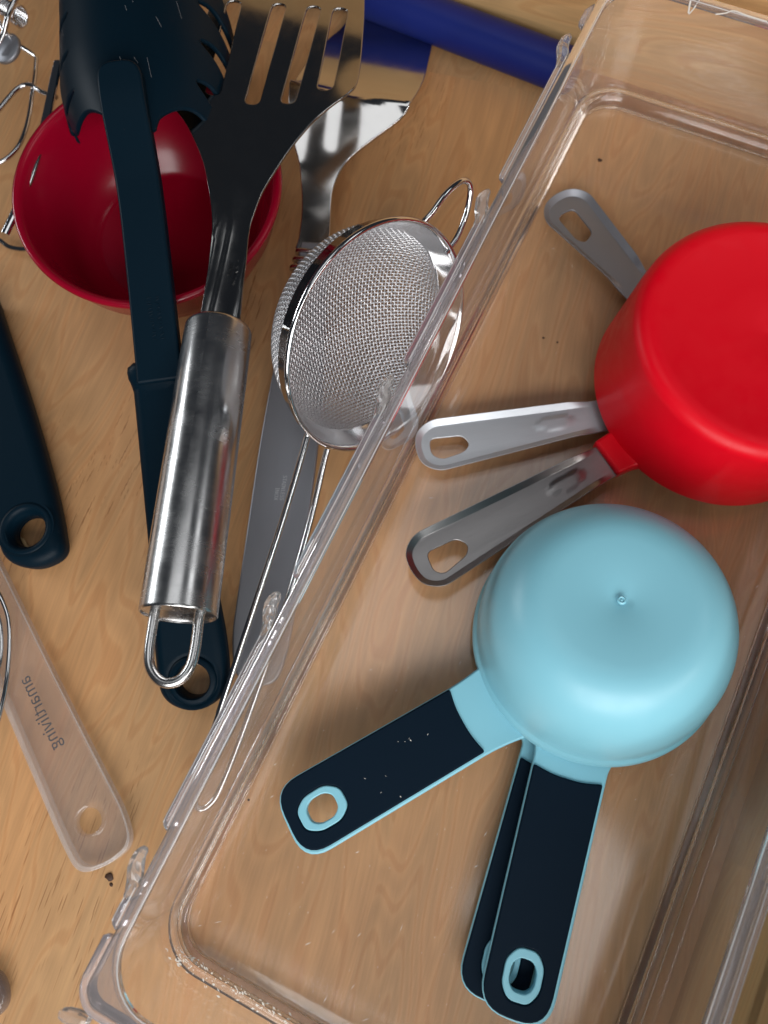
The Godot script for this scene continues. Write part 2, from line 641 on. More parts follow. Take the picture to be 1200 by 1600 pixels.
func tray() -> void:
	var t := thing("drawer_tray", "long clear plastic drawer tray that holds the measuring cups", "tray", base(0, 0, 0))
	# floor panel, rounded foot, walls and rim are one moulding; each has its own look
	var secs := [
		["floor_panel", M.pane, -0.05, [[-8.0, 3.0], [0.0, 3.0], [0.0, 0.4], [-8.0, 0.4]]],
		["foot", M.clear, 0.0, [[0.05, 1.7], [0.05, 2.9], [0.3, 3.05], [1.1, 3.45], [1.9, 4.2], [2.4, 5.2], [2.6, 6.4], [2.65, 7.2], [4.2, 7.25], [5.75, 7.2], [5.65, 6.0], [5.2, 3.6], [4.2, 1.8], [2.8, 0.8], [1.2, 0.45], [0.05, 0.45], [0.05, 1.7]]],
		["wall", M.wall_pane, 0.0, [[4.2, 7.3], [2.65, 7.3], [2.66, 8.0], [2.8, 30.0], [2.98, 57.0], [4.7, 57.05], [6.75, 57.0], [6.3, 30.0], [5.75, 7.5], [5.75, 7.3], [4.2, 7.3]]],
		["rim", M.rim, 0.0, [[4.7, 57.1], [3.0, 57.1], [3.0, 58.9], [3.15, 59.5], [3.6, 59.9], [4.2, 60.0], [5.8, 60.0], [6.3, 59.9], [6.7, 59.5], [6.8, 58.9], [6.78, 57.1], [4.7, 57.1]]],
	]
	var mb: Mb
	for sc in secs:
		var rings := []
		for p in sc[3]:
			rings.append(rrect(p[0], p[1], 13.0 if sc[0] != "rim" or p[0] < 5.0 else -1.0))
		mb = Mb.new()
		if sc[0] == "floor_panel":
			loft(mb, rings, -1.0, true, [Vector3.UP, Vector3.DOWN])
		else:
			loft(mb, rings, -1.0, false)
		obj(sc[0], mb, sc[1], t)
	# lips and linking tabs along the rims
	var zs := [-53.0, 31.5, 111.0, 194.5, 279.0, 364.0]
	for side in [0, 1]:
		for i in 6:
			var za: float = zs[i] + 5.0
			var zb: float = (zs[i + 1] - 7.5) if i < 5 else 386.5
			if i == 0:
				za = 4.0
			var path := PackedVector3Array([Vector3(0, 0, za + 8), Vector3(0, 0, za + 11), Vector3(0, 0, zb - 2.5), Vector3(0, 0, zb - 0.8), Vector3(0, 0, zb)])
			mb = Mb.new()
			lip(mb, path, side, [0.5, 1.0, 1.0, 0.8, 0.4])
			obj("lip", mb, M.lip, t)
			if i > 0:
				mb = Mb.new()
				hook(mb, zs[i], side, i)
				obj("tab", facet(mb), M.frosted, t)
	# lip round the front corners and along the back
	mb = Mb.new()
	corner_lip(mb)
	obj("lip", mb, M.lip, t)
	mb = Mb.new()
	var blob := []
	for q in [[0.0, 0.6, 0.6], [0.8, 1.6, 1.6], [2.5, 2.2, 2.2], [5.0, 2.5, 2.4], [7.5, 2.3, 2.0], [9.0, 1.5, 1.2], [9.6, 0.5, 0.5]]:
		var r := PackedVector3Array()
		for j in 10:
			var an := TAU * j / 10
			r.append(Vector3(-11.0 + q[0], 57.0 + sin(an) * q[1], 412.5 - 0.2 * q[0] + cos(an) * q[2]))
		blob.append(r)
	loft(mb, blob, 1.0, true)
	fix_axis(mb)
	obj("tab", facet(mb), M.frosted, t)
	mb = Mb.new()
	back_lip(mb, 62.0, 140.0)
	obj("lip", mb, M.lip, t)
	mb = Mb.new()
	back_lip(mb, 6.0, 30.0)
	obj("lip", mb, M.lip, t)
	# highlight lines drawn as thin white tubes along the rim and the lips
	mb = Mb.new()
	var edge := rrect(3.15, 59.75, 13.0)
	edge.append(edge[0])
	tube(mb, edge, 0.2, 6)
	obj("painted_glint", mb, M.glint_paint, t)
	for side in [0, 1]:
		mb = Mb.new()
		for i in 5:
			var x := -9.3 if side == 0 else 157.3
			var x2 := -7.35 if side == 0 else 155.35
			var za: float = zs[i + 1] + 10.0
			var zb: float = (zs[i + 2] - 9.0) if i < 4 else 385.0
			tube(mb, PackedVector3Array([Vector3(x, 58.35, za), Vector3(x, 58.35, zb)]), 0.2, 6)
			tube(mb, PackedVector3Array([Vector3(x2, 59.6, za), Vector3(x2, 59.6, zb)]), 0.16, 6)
		obj("painted_glint", mb, M.glint_paint, t)
	# hairline crack and chips of the back rim
	mb = Mb.new()
	tube(mb, smooth3([Vector3(38.5, 58.5, -1.2), Vector3(42, 59.2, -2.4), Vector3(44.5, 60.4, -3.2), Vector3(50, 60.3, -3.0), Vector3(58, 60.2, -3.0)], 4), 0.28, 5)
	tube(mb, PackedVector3Array([Vector3(27, 60.3, -4.5), Vector3(27.6, 58.0, -2.4), Vector3(28.2, 55.0, -2.2)]), 0.4, 5)
	tube(mb, PackedVector3Array([Vector3(30.5, 60.3, -4.5), Vector3(29.6, 57.0, -2.4), Vector3(28.6, 54.6, -2.2)]), 0.3, 5)
	obj("crack", mb, M.flake, t)
	# worn-in scratches and dust on the tray's floor and front slope
	mb = Mb.new()
	var rng := RandomNumberGenerator.new()
	rng.seed = 77
	for k in 230:
		var c := Vector3(rng.randf_range(2, 146), 3.06, rng.randf_range(40, 396))
		if rng.randf() < 0.6:
			c.z = 400.0 - absf(rng.randfn(0, 90.0))
		var a := rng.randfn(2.1, 0.35)
		var ln := rng.randf_range(0.2, 0.6) if rng.randf() < 0.72 else rng.randf_range(1.0, 3.2)
		sliver(mb, c, a, ln, rng.randf_range(0.06, 0.13))
	for k in 150:
		var u := rng.randf()
		var c := Vector3(4.0 + 100.0 * u * u + rng.randfn(0, 2.0), 0, 0)
		var h := absf(rng.randfn(0, 1.0))
		c.z = 399.8 + 1.2 + minf(h * 1.2, 1.4)
		c.y = 4.6 + h * 5.0
		c.z -= 0.2
		sliver(mb, c, rng.randf_range(-0.5, 0.8), rng.randf_range(0.4, 1.8), rng.randf_range(0.1, 0.4))
	var o := obj("scratches", mb, M.flake, t)
	o.set_meta("kind", "stuff")

func sliver(mb: Mb, c: Vector3, a: float, ln: float, w: float) -> void:
	var d := Vector3(cos(a), 0, sin(a)) * ln * 0.5
	var e := Vector3(-sin(a), 0, cos(a)) * w
	var f := mb.P.size()
	mb.v(c - d, Vector3.UP); mb.v(c + e, Vector3.UP); mb.v(c + d, Vector3.UP); mb.v(c - e, Vector3.UP)
	mb.v(c + Vector3(0, 0.05, 0), Vector3.UP)
	for k in 4:
		mb.t(f + k, f + (k + 1) % 4, f + 4)

# cross-section of the lip outside the wall, scaled
func lip_ring(c: Vector3, out: Vector3, k: float) -> PackedVector3Array:
	var r := PackedVector3Array()
	for p in [[0.1, 59.3], [0.4, 59.6], [1.0, 59.5], [1.8, 58.9], [2.6, 58.4], [3.0, 57.8], [3.0, 57.2], [2.5, 56.6], [1.5, 56.0], [0.6, 55.2], [0.1, 54.8]]:
		r.append(c + out * (0.06 + p[0] * k) + Vector3(0, 57.4 + (p[1] - 57.4) * (0.5 + 0.5 * k), 0))
	return r

func lip(mb: Mb, path: PackedVector3Array, side: int, k: Array) -> void:
	var rings := []
	for i in path.size():
		var c := path[i]
		c.x = -6.75 if side == 0 else 154.75
		rings.append(lip_ring(c, Vector3(-1 if side == 0 else 1, 0, 0), k[i]))
	loft(mb, rings, 1.0 if side == 0 else -1.0, true)

func hook(mb: Mb, z: float, side: int, n: int) -> void:
	# a finger that leaves the lip, bulges outward and ends in a blunt free tip
	var s := -1.0 if side == 0 else 1.0
	var x := -6.9 if side == 0 else 154.9
	var rng := RandomNumberGenerator.new()
	rng.seed = 40 + n + 10 * side
	var rings := []
	var st := [[0.0, 3.4, 59.2, 0.5, 0.5], [0.8, 3.6, 59.0, 1.0, 1.0], [2.5, 3.9, 58.7, 1.35, 1.5], [5.0, 3.9, 58.2, 1.75, 2.0], [7.5, 3.0, 57.8, 2.0, 2.4], [9.5, 2.3, 57.4, 1.9, 2.3], [11.0, 1.9, 57.2, 1.6, 2.2], [13.0, 1.55, 57.2, 1.35, 1.9], [15.0, 1.45, 57.3, 1.2, 1.7]]
	for q in st:
		var r := PackedVector3Array()
		for j in 7:
			var a := TAU * (j + 0.5) / 7
			var w := 1.0 + rng.randf_range(-0.10, 0.10)
			r.append(Vector3(x + s * (q[1] + cos(a) * q[3] * 1.45 * w), q[2] + sin(a) * q[4] * w, z + q[0] - 1.0))
		rings.append(r)
	loft(mb, rings, -1.0 if side == 0 else 1.0, true)
	fix_out(mb)

# every face flat: chipped, faceted plastic
func facet(mb: Mb) -> Mb:
	var f := Mb.new()
	for i in range(0, mb.I.size(), 3):
		var a := mb.P[mb.I[i]]
		var b := mb.P[mb.I[i + 1]]
		var c := mb.P[mb.I[i + 2]]
		var n := (b - a).cross(c - a)
		if n.length() < 0.00001:
			continue
		n = n.normalized()
		if n.dot(mb.N[mb.I[i]] + mb.N[mb.I[i + 1]] + mb.N[mb.I[i + 2]]) < 0.0:
			n = -n
		var k := f.v(a, n)
		f.v(b, n)
		f.v(c, n)
		f.t(k, k + 1, k + 2)
	return f

# turns a convex-ish part's normals outward from its ring axis
func fix_out(mb: Mb) -> void:
	var c := Vector3.ZERO
	for p in mb.P:
		c += p
	c /= mb.P.size()
	var d := 0.0
	for i in mb.P.size():
		var q := mb.P[i] - c
		d += mb.N[i].dot(Vector3(q.x, q.y, q.z * 0.05))
	if d < 0.0:
		for i in mb.N.size():
			mb.N[i] = -mb.N[i]
		for i in range(0, mb.I.size(), 3):
			var k := mb.I[i]
			mb.I[i] = mb.I[i + 1]
			mb.I[i + 1] = k

func corner_lip(mb: Mb) -> void:
	var rings := []
	var path := [[Vector3(-6.75, 0, 388.5), Vector3(-1, 0, 0), 0.6], [Vector3(-6.75, 0, 389.5), Vector3(-1, 0, 0), 1.0]]
	var r := 5.8
	var c := Vector3(-6.75 + r, 0, 399.5 + 6.75 - r)
	for k in 13:
		var a := PI - PI / 2 * k / 12.0
		var d := Vector3(cos(a), 0, sin(a))
		path.append([c + d * r, d, 1.0])
	path.append([Vector3(70, 0, 406.25), Vector3(0, 0, 1), 1.0])
	for p in path:
		rings.append(lip_ring(p[0], p[1], p[2]))
	loft(mb, rings, 1.0, true)
	if mb.N[3].x > 0.0:
		for i in mb.N.size():
			mb.N[i] = -mb.N[i]
		for i in range(0, mb.I.size(), 3):
			var k := mb.I[i]
			mb.I[i] = mb.I[i + 1]
			mb.I[i + 1] = k

func back_lip(mb: Mb, xa: float, xb: float) -> void:
	var rings := []
	for k in [[xa, 0.5], [xa + 1.0, 1.0], [xb - 1.0, 1.0], [xb, 0.5]]:
		rings.append(lip_ring(Vector3(k[0], 0, -6.75), Vector3(0, 0, -1), k[1]))
	loft(mb, rings, -1.0, true)
	if mb.N[15].z > 0.0:
		for i in mb.N.size():
			mb.N[i] = -mb.N[i]
		for i in range(0, mb.I.size(), 3):
			var k := mb.I[i]
			mb.I[i] = mb.I[i + 1]
			mb.I[i + 1] = k

# ---------------------------------------------------------------- cups
func tilted(c: Vector3, n: Vector3) -> Transform3D:
	var y := n.normalized()
	var x := y.cross(Vector3.BACK).normalized()
	return Transform3D(Basis(x, y, x.cross(y)), c * S)

# cup upside down: outer skin from the rim up to the base, then the inner skin back down
func cup_profile(skin: Array, th: float) -> Array:
	var out := skin.duplicate()
	for i in range(skin.size() - 1, -1, -1):
		var p: Vector2 = skin[i]
		var k := float(i) / (skin.size() - 1)
		out.append(Vector2(maxf(p.x - th * (1.0 - k * 0.6), 0.0) if i < skin.size() - 1 else 0.0, maxf(p.y - th * k, 0.0)))
	out.append(skin[0])
	return out

func bowl_skin(R: float, H: float, rf: float) -> Array:
	var skin := [Vector2(R - 0.3, 0), Vector2(R, 0.4), Vector2(R, 1.2), Vector2(R * 0.998, 3.0), Vector2(R * 0.993, 4.6), Vector2(R * 0.978, 5.4), Vector2(R * 0.968, 6.2)]
	var r1 := R * 0.965
	for k in range(0, 15):
		var a := PI / 2 * k / 14.0
		skin.append(Vector2(rf + (r1 - rf) * pow(cos(a), 0.82), 7.2 + (H - 7.2) * pow(sin(a), 0.9)))
	skin.append(Vector2(rf * 0.8, H - 0.25))
	skin.append(Vector2(rf * 0.4, H - 0.45))
	return skin

func red_cups() -> void:
	# the biggest cup: rim circle and base circle fitted to the photograph
	var nrm := Vector3(0.0873, 1, -0.0596)
	var ctr := Vector3(99.5, 9.7, 124.1)
	var R := 49.9
	var H := 44.9
	var t := thing("measuring_cup", "red measuring cup upside down, the one whose red collar carries its steel handle", "measuring cup", tilted(ctr, nrm), "red measuring cups with steel handles")
	cup_red(t, R, H, 48.4)
	var inv := t.transform.affine_inverse()
	var hd := steel_handle(Vector3(70.3, 14.0, 173.8), Vector3(24.1, 16.0, 238.5), 88.0, 7.0, 11.8, [Vector2(79, 2.0), Vector2(66, 1.2), Vector2(63.4, -3.2), Vector2(66, -6.2), Vector2(77, -8.4), Vector2(80, -5.5)], M.pressed, true, -1.4)
	put_child(hd, t, inv)
	# red collar that grips the handle's root
	var mb := Mb.new()
	slab(mb, rounded([Vector2(-17, 12.5), Vector2(-10.5, 9.4), Vector2(-0.6, 8.6), Vector2(-1.0, -7.2), Vector2(-10.0, -7.8), Vector2(-15.5, -12.0)], [1.0, 5.0, 1.2, 1.2, 5.0, 1.0]), [], 6.4, 1.4, 3.0, func(x, y, h): return Vector3(x, h - 3.6 + 2.5 * smoothstep(-8.0, -16.0, x), y), 4)
	var cl := obj("handle_collar", mb, M.red, t)
	cl.transform = inv * frame(Vector3(70.3, 14.0, 173.8), Vector3(24.1, 16.0, 238.5))
	# two smaller cups nested inside; only their handles stick out
	var t2 := thing("measuring_cup", "smaller nested red measuring cup, its steel handle just above the collared handle", "measuring cup", tilted(Vector3(98.5, 5.0, 123.0), Vector3(0.02, 1, -0.01)), "red measuring cups with steel handles")
	cup_red(t2, 39.0, 34.0, 36.5)
	inv = t2.transform.affine_inverse()
	hd = steel_handle(Vector3(60.6, 9.0, 154.4), Vector3(2.5, 8.0, 194.2), 75.0, 6.9, 11.4, [Vector2(68.5, 2.2), Vector2(54.8, 1.2), Vector2(52.6, -3.0), Vector2(55.5, -5.8), Vector2(65, -7.4), Vector2(68.8, -4.6)], M.satin, true, -1.6)
	put_child(hd, t2, inv)
	var t3 := thing("measuring_cup", "smallest nested red measuring cup, its dull grey handle pointing to the tray's back", "measuring cup", tilted(Vector3(97.5, 3.6, 122.0), Vector3(0, 1, 0)), "red measuring cups with steel handles")
	cup_red(t3, 33.0, 28.0, 30.5)
	inv = t3.transform.affine_inverse()
	hd = steel_handle(Vector3(53.6, 8.0, 90.3), Vector3(10.4, 7.0, 65.8), 56.5, 7.4, 12.4, [Vector2(47.5, -2.5), Vector2(46.5, 3.4), Vector2(31.5, 2.0), Vector2(29.6, -3.8), Vector2(33, -5.8), Vector2(46.4, -5.2)], M.dull, false, 0.6)
	put_child(hd, t3, inv)

func put_child(o: Node3D, parent: Node3D, inv: Transform3D) -> void:
	var at := o.transform
	remove_child(o)
	parent.add_child(o, true)
	o.transform = inv * at

func cup_red(t: Node3D, R: float, H: float, rb: float) -> void:
	var skin := [Vector2(R - 0.4, 0), Vector2(R, 0.5), Vector2(R, 1.4), Vector2(R - 0.1, 3)]
	var mid := R * 0.3 + rb * 0.7
	skin.append(Vector2(lerpf(R, mid, 0.5), H * 0.4))
	skin.append(Vector2(mid, H * 0.78))
	for k in 9:
		var a := PI / 2 * k / 8.0
		var rr := 5.0
		skin.append(Vector2(rb - rr + rr * cos(a), H - rr + rr * sin(a)))
	skin.append(Vector2(rb - 8.0, H + 0.02))
	skin.append(Vector2(rb - 9.2, H - 0.35))
	skin.append(Vector2(rb * 0.4, H - 0.5))
	var mb := Mb.new()
	lathe(mb, cup_profile(skin, 1.6), 120)
	obj("bowl", mb, M.red, t)

# pressed steel handle: a channel whose sides and end are turned up, with a hanging hole
func steel_handle(a: Vector3, b: Vector3, ln: float, w0: float, w1: float, hole: Array, m: Material, emboss: bool, skew: float) -> MeshInstance3D:
	var pts := [Vector2(-14, w0 * 0.98), Vector2(0, w0), Vector2(ln - 8, w1 + skew), Vector2(ln - 1.5, w1 * 0.62 + skew), Vector2(ln, 0 + skew), Vector2(ln - 1.5, -w1 * 0.62 + skew), Vector2(ln - 8, -w1 + skew), Vector2(0, -w0), Vector2(-14, -w0 * 0.98)]
	var ol := rounded(pts, [0.5, 3.0, 7.0, 5.0, 5.0, 5.0, 7.0, 3.0, 0.5], 5)
	var poly := ol
	var fm := func(x: float, y: float, h: float) -> Vector3:
		var d := 99.0
		var p := Vector2(x, y)
		for i in poly.size():
			if i == poly.size() - 1:
				break
			d = minf(d, p.distance_to(Geometry2D.get_closest_point_to_segment(p, poly[i], poly[i + 1])))
		var up := 2.3 * (1.0 - clampf(d / 2.5, 0.0, 1.0)) * smoothstep(0.0, 12.0, x)
		if emboss:
			var e := Vector2((x - 17.0) / 8.5, y / 3.0)
			up += 0.4 * (1.0 - smoothstep(0.7, 1.15, e.length())) * smoothstep(6.0, 14.0, x)
		up += 0.25 * cos(clampf(y / w0, -1.0, 1.0) * 1.5)
		return Vector3(x, h + up - 1.0, y)
	var mb := Mb.new()
	slab(mb, ol, [rounded(hole, 2.6, 4)], 1.1, 0.35, 1.4, fm, 2, 1.2, [1.2, 2.3, 2.5, 2.7])
	var o := obj("handle", mb, m, self)
	o.name = "handle"
	o.transform = frame(a, b)
	return o

func aqua_cups() -> void:
	var nrm := Vector3(-0.0755, 1, -0.1153)
	var ctr := Vector3(93.1, 11.2, 239.0)
	var t := thing("measuring_cup", "largest pale blue measuring cup upside down, black-gripped handle pointing left", "measuring cup", tilted(ctr, nrm), "pale blue measuring cups with black grips")
	aqua_cup(t, 45.6, 48.0, 20.8)
	aqua_handle(t, Vector3(67.6, 13.0, 278.7), Vector3(24.4, 15.0, 339.7), 10.0, 82.0, 12.6, 13.2, -0.4, Vector2(68.8, -1.2), Vector2(8.6, 6.6), -20.0, 0.0)
	# scuffs on its grip
	var rng := RandomNumberGenerator.new()
	rng.seed = 5
	var mb := Mb.new()
	for k in 9:
		var far := rng.randf() < 0.45
		var c := Vector3((rng.randfn(30, 4) if far else rng.randfn(45, 6)), 4.78, (rng.randfn(5, 2.5) if far else rng.randfn(-3.0, 4.0)))
		sliver(mb, c, rng.randf_range(0, 6), rng.randf_range(0.2, 0.9), rng.randf_range(0.05, 0.18))
	var o := obj("scuffs", mb, M.flake, t)
	o.set_meta("kind", "stuff")
	o.transform = t.transform.affine_inverse() * frame(Vector3(67.6, 13.0, 278.7), Vector3(24.4, 15.0, 339.7))
	var t2 := thing("measuring_cup", "nested pale blue measuring cup, upper of the two black grips pointing to the front", "measuring cup", tilted(Vector3(92.6, 7.8, 240.5), Vector3(-0.03, 1, -0.05)), "pale blue measuring cups with black grips")
	aqua_cup(t2, 40.0, 42.0, 18.0)
	aqua_handle(t2, Vector3(100.5, 13.0, 284.8), Vector3(112.7, 13.0, 360.2), 3.4, 82.0, 12.4, 11.6, 0.6, Vector2(68.3, 0.2), Vector2(8.2, 6.4), -14.0, -0.0)
	var t3 := thing("measuring_cup", "third pale blue measuring cup, its black grip lying lowest, half under the handle above", "measuring cup", tilted(Vector3(91.5, 4.0, 241.0), Vector3(0, 1, 0)), "pale blue measuring cups with black grips")
	aqua_cup(t3, 34.5, 36.0, 16.0)
	aqua_handle(t3, Vector3(95.4, 6.0, 286.3), Vector3(106.2, 6.0, 360.2), 2.0, 80.4, 11.2, 12.0, 1.2, Vector2(67.3, 0.6), Vector2(8.0, 6.2), -12.0, 0.0)

func aqua_cup(t: Node3D, R: float, H: float, rf: float) -> void:
	var mb := Mb.new()
	lathe(mb, cup_profile(bowl_skin(R, H, rf), 1.7), 128)
	obj("bowl", mb, M.aqua, t)
	mb = Mb.new()
	lathe(mb, [Vector2(1.5, H - 0.7), Vector2(1.35, H - 0.35), Vector2(1.0, H - 0.15), Vector2(0.75, H - 0.3), Vector2(0.6, H - 0.5), Vector2(0.4, H - 0.45), Vector2(0.2, H - 0.2), Vector2(0, H - 0.15)], 20)
	obj("moulding_mark", mb, M.aqua, t)

# handle of a pale blue cup: aqua core, black grip over it, an aqua-ringed hanging hole
func aqua_handle(t: Node3D, a: Vector3, b: Vector3, grip0: float, ln: float, w0: float, w1: float, skew: float, hc: Vector2, hs: Vector2, root: float, _s: float) -> void:
	var xf := t.transform.affine_inverse() * frame(a, b)
	var core := rounded([Vector2(root - 4, w0 + 9.0), Vector2(root + 6, w0 + 3.0), Vector2(grip0 - 6, w0 + 0.2), Vector2(ln, w1 + skew), Vector2(ln + 0.6, -w1 + skew - 0.9), Vector2(grip0 - 6, -w0 - 0.9), Vector2(root + 6, -w0 - 4.0), Vector2(root - 4, -w0 - 10.0)], [1.0, 6.0, 8.0, 10.0, 10.5, 8.0, 6.0, 1.0], 7)
	var hole := rounded([hc + Vector2(-hs.x * 0.62, hs.y * 0.35), hc + Vector2(-hs.x * 0.3, hs.y * 0.66), hc + Vector2(hs.x * 0.3, hs.y * 0.66), hc + Vector2(hs.x * 0.62, hs.y * 0.35), hc + Vector2(hs.x * 0.62, -hs.y * 0.35), hc + Vector2(hs.x * 0.3, -hs.y * 0.66), hc + Vector2(-hs.x * 0.3, -hs.y * 0.66), hc + Vector2(-hs.x * 0.62, -hs.y * 0.35)], 1.6, 4)
	var mb := Mb.new()
	slab(mb, core, [hole], 3.6, 0.9, 4.0)
	var o := obj("handle", mb, M.aqua, t)
	o.transform = xf
	var ring_out := rounded([hc + Vector2(-hs.x * 1.0, hs.y * 0.5), hc + Vector2(-hs.x * 0.45, hs.y * 1.02), hc + Vector2(hs.x * 0.5, hs.y * 0.98), hc + Vector2(hs.x * 1.0, hs.y * 0.5), hc + Vector2(hs.x * 0.98, -hs.y * 0.55), hc + Vector2(hs.x * 0.42, -hs.y * 1.0), hc + Vector2(-hs.x * 0.5, -hs.y * 1.0), hc + Vector2(-hs.x * 1.02, -hs.y * 0.5)], 2.2, 4)
	# the grip's cup end is slightly hollow
	var grip := [Vector2(grip0 - 0.3, w0 - 0.2), Vector2(ln - 0.6, w1 + skew - 0.3), Vector2(ln - 0.4, -w1 + skew + 0.4), Vector2(grip0 - 0.3, -w0 + 0.3), Vector2(grip0 + 1.3, -w0 * 0.4), Vector2(grip0 + 1.3, w0 * 0.4)]
	mb = Mb.new()
	slab(mb, rounded(grip, [1.0, 9.6, 9.8, 1.0, 5.0, 5.0], 7), [densify(ring_out, 3.0)], 2.2, 0.7, 4.0, func(x, y, h): return Vector3(x, h + 2.5, y))
	o = obj("grip", mb, M.rubber, t)
	o.transform = xf
	mb = Mb.new()
	var shrink := PackedVector2Array()
	for p in ring_out:
		shrink.append(hc + (p - hc) * 0.985)
	slab(mb, shrink, [hole], 1.9, 0.5, 3.0, func(x, y, h): return Vector3(x, h + 3.05, y))
	o = obj("hole_rim", mb, M.aqua, o)

# ---------------------------------------------------------------- red bowl
func bowl() -> void:
	var t := thing("small_bowl", "small glossy cherry red bowl lying open under the black server", "bowl", tilted(Vector3(-142.8, 45.0, 151.2), Vector3(0.069, 1, 0.0212)))
	var mb := Mb.new()
	var R := 55.3
	var prof := [Vector2(0, -41.0), Vector2(33, -41.0), Vector2(36, -40), Vector2(43, -33), Vector2(50, -18), Vector2(53.6, -6), Vector2(R - 0.3, -2.2), Vector2(R, -1.0), Vector2(R - 0.4, 0.1), Vector2(R - 1.6, 0.5), Vector2(R - 3.0, -0.2), Vector2(R - 4.2, -2.2), Vector2(49.0, -10), Vector2(45.5, -20), Vector2(41, -29), Vector2(36.5, -34.5), Vector2(34.6, -36.0), Vector2(33.4, -37.6), Vector2(31.5, -38.2), Vector2(0, -38.2)]
	lathe(mb, prof, 128)
	obj("bowl_body", mb, M.cherry, t)

# ---------------------------------------------------------------- cake server and its flat handle
func server_h(s: float) -> float:
	var rise := 0.27 * (s - 14.0)
	rise = (rise + sqrt(rise * rise + 6.0)) * 0.5
	var past := maxf(0.0, s - 69.0)
	var fall := 14.6 - 0.30 * (s - 69.0) - 0.0016 * past * past
	var d := rise - fall
	var low := (rise + fall - sqrt(d * d + 0.5)) * 0.5
	return (low + sqrt(pow(low + 10.5, 2.0) + 1.5) - 10.5) * 0.5

func cake_server() -> void:
	var a := Vector3(-80.05, 12.0, 132.35)
	var b := Vector3(-92.98, 12.0, 62.94)
	var t := thing("cake_server", "polished steel cake server with flat grey handle, partly under the slotted turner", "cake server", frame(a, b))
	var ol := closed2([Vector2(-4, -6.6), Vector2(3, -8.0), Vector2(16, -10.4), Vector2(33, -15.6), Vector2(43.5, -21.4), Vector2(56, -26.5), Vector2(74, -29.5), Vector2(110, -29), Vector2(140, -25), Vector2(152, -12), Vector2(150, 6), Vector2(143, 14), Vector2(132.4, 19.5), Vector2(111.5, 23.2), Vector2(92, 25.8), Vector2(74.4, 25.2), Vector2(65.5, 21.9), Vector2(53.7, 12.5), Vector2(46, 6.6), Vector2(39, 2.8), Vector2(31, 1.0), Vector2(24, 1.2), Vector2(15, 3.2), Vector2(5, 5.4), Vector2(-4, 6.2)], 3)
	var mb := Mb.new()
	slab(mb, ol, [], 1.6, 0.5, 3.0, func(x, y, h): return Vector3(x, h + server_h(x) - 0.17 * y * smoothstep(16.0, 36.0, x) * (1.0 - smoothstep(67.0, 74.0, x)) + 0.02 * y * y * smoothstep(40.0, 0.0, x) * 0.6, y), 2)
	obj("blade", mb, M.mirror, t)
	# three raised rings where the blade meets the handle
	for k in 3:
		mb = Mb.new()
		var x := -3.0 - 4.2 * k
		tube(mb, smooth3([Vector3(x, -0.6, -7.2), Vector3(x, 1.6, -6.0), Vector3(x, 2.2, 0), Vector3(x, 1.6, 6.0), Vector3(x, -0.6, 7.2)], 4), 1.3, 8)
		obj("ring", mb, M.mirror, t)
	mb = Mb.new()
	var hx := frame(Vector3(-79.3, 12.0, 133.8), Vector3(-22.5, 5.0, 293.6))
	slab(mb, rounded([Vector2(-4, 6.4), Vector2(4, 6.6), Vector2(51, 10.4), Vector2(87, 11.6), Vector2(170.8, 11.0), Vector2(187, 6.8), Vector2(187, -9.5), Vector2(168.5, -12.5), Vector2(87, -13.4), Vector2(40, -9.6), Vector2(4, -6.6), Vector2(-4, -6.4)], [1, 10, 20, 20, 10, 8, 8, 10, 20, 20, 10, 1], 6), [], 2.4, 0.9, 4.0, func(x, y, h): return Vector3(x, h - 1.4 * smoothstep(0.0, 40.0, x), y))
	var hd := obj("handle", mb, M.dull, t)
	hd.transform = t.transform.affine_inverse() * hx
	text_on(hd, "STAINLESS", Vector3(108.2, 1.12, -1.2), 0.0, 1.6, M.engraved, false)
	text_on(hd, "INOX", Vector3(111.0, 1.12, 1.2), 0.0, 1.6, M.engraved, false)

# flat lettering lying in the part's xz plane, reading along x; mirrored = seen through from behind
func text_on(parent: Node3D, words: String, at: Vector3, turn: float, size: float, m: Material, mirrored: bool, bold := false) -> void:
	var tm := TextMesh.new()
	var f := SystemFont.new()
	f.font_names = PackedStringArray(["Droid Sans"])
	if bold:
		f.font_weight = 700
	tm.font = f
	tm.text = words
	tm.font_size = 64
	tm.pixel_size = 0.001
	tm.depth = 0.002
	var o := MeshInstance3D.new()
	o.mesh = tm
	o.material_override = m
	o.name = "lettering"
	parent.add_child(o, true)
	# text faces +z by itself; lay it on its back, letters' tops towards -z (or +z when mirrored)
	var bs := Basis(Vector3(1, 0, 0), Vector3(0, 0, -1), Vector3(0, 1, 0))
	if mirrored:
		bs = Basis(Vector3(1, 0, 0), Vector3(0, 0, 1), Vector3(0, -1, 0))
	o.transform = Transform3D(bs.rotated(Vector3.UP, turn) * (size / 46.0), at * S)

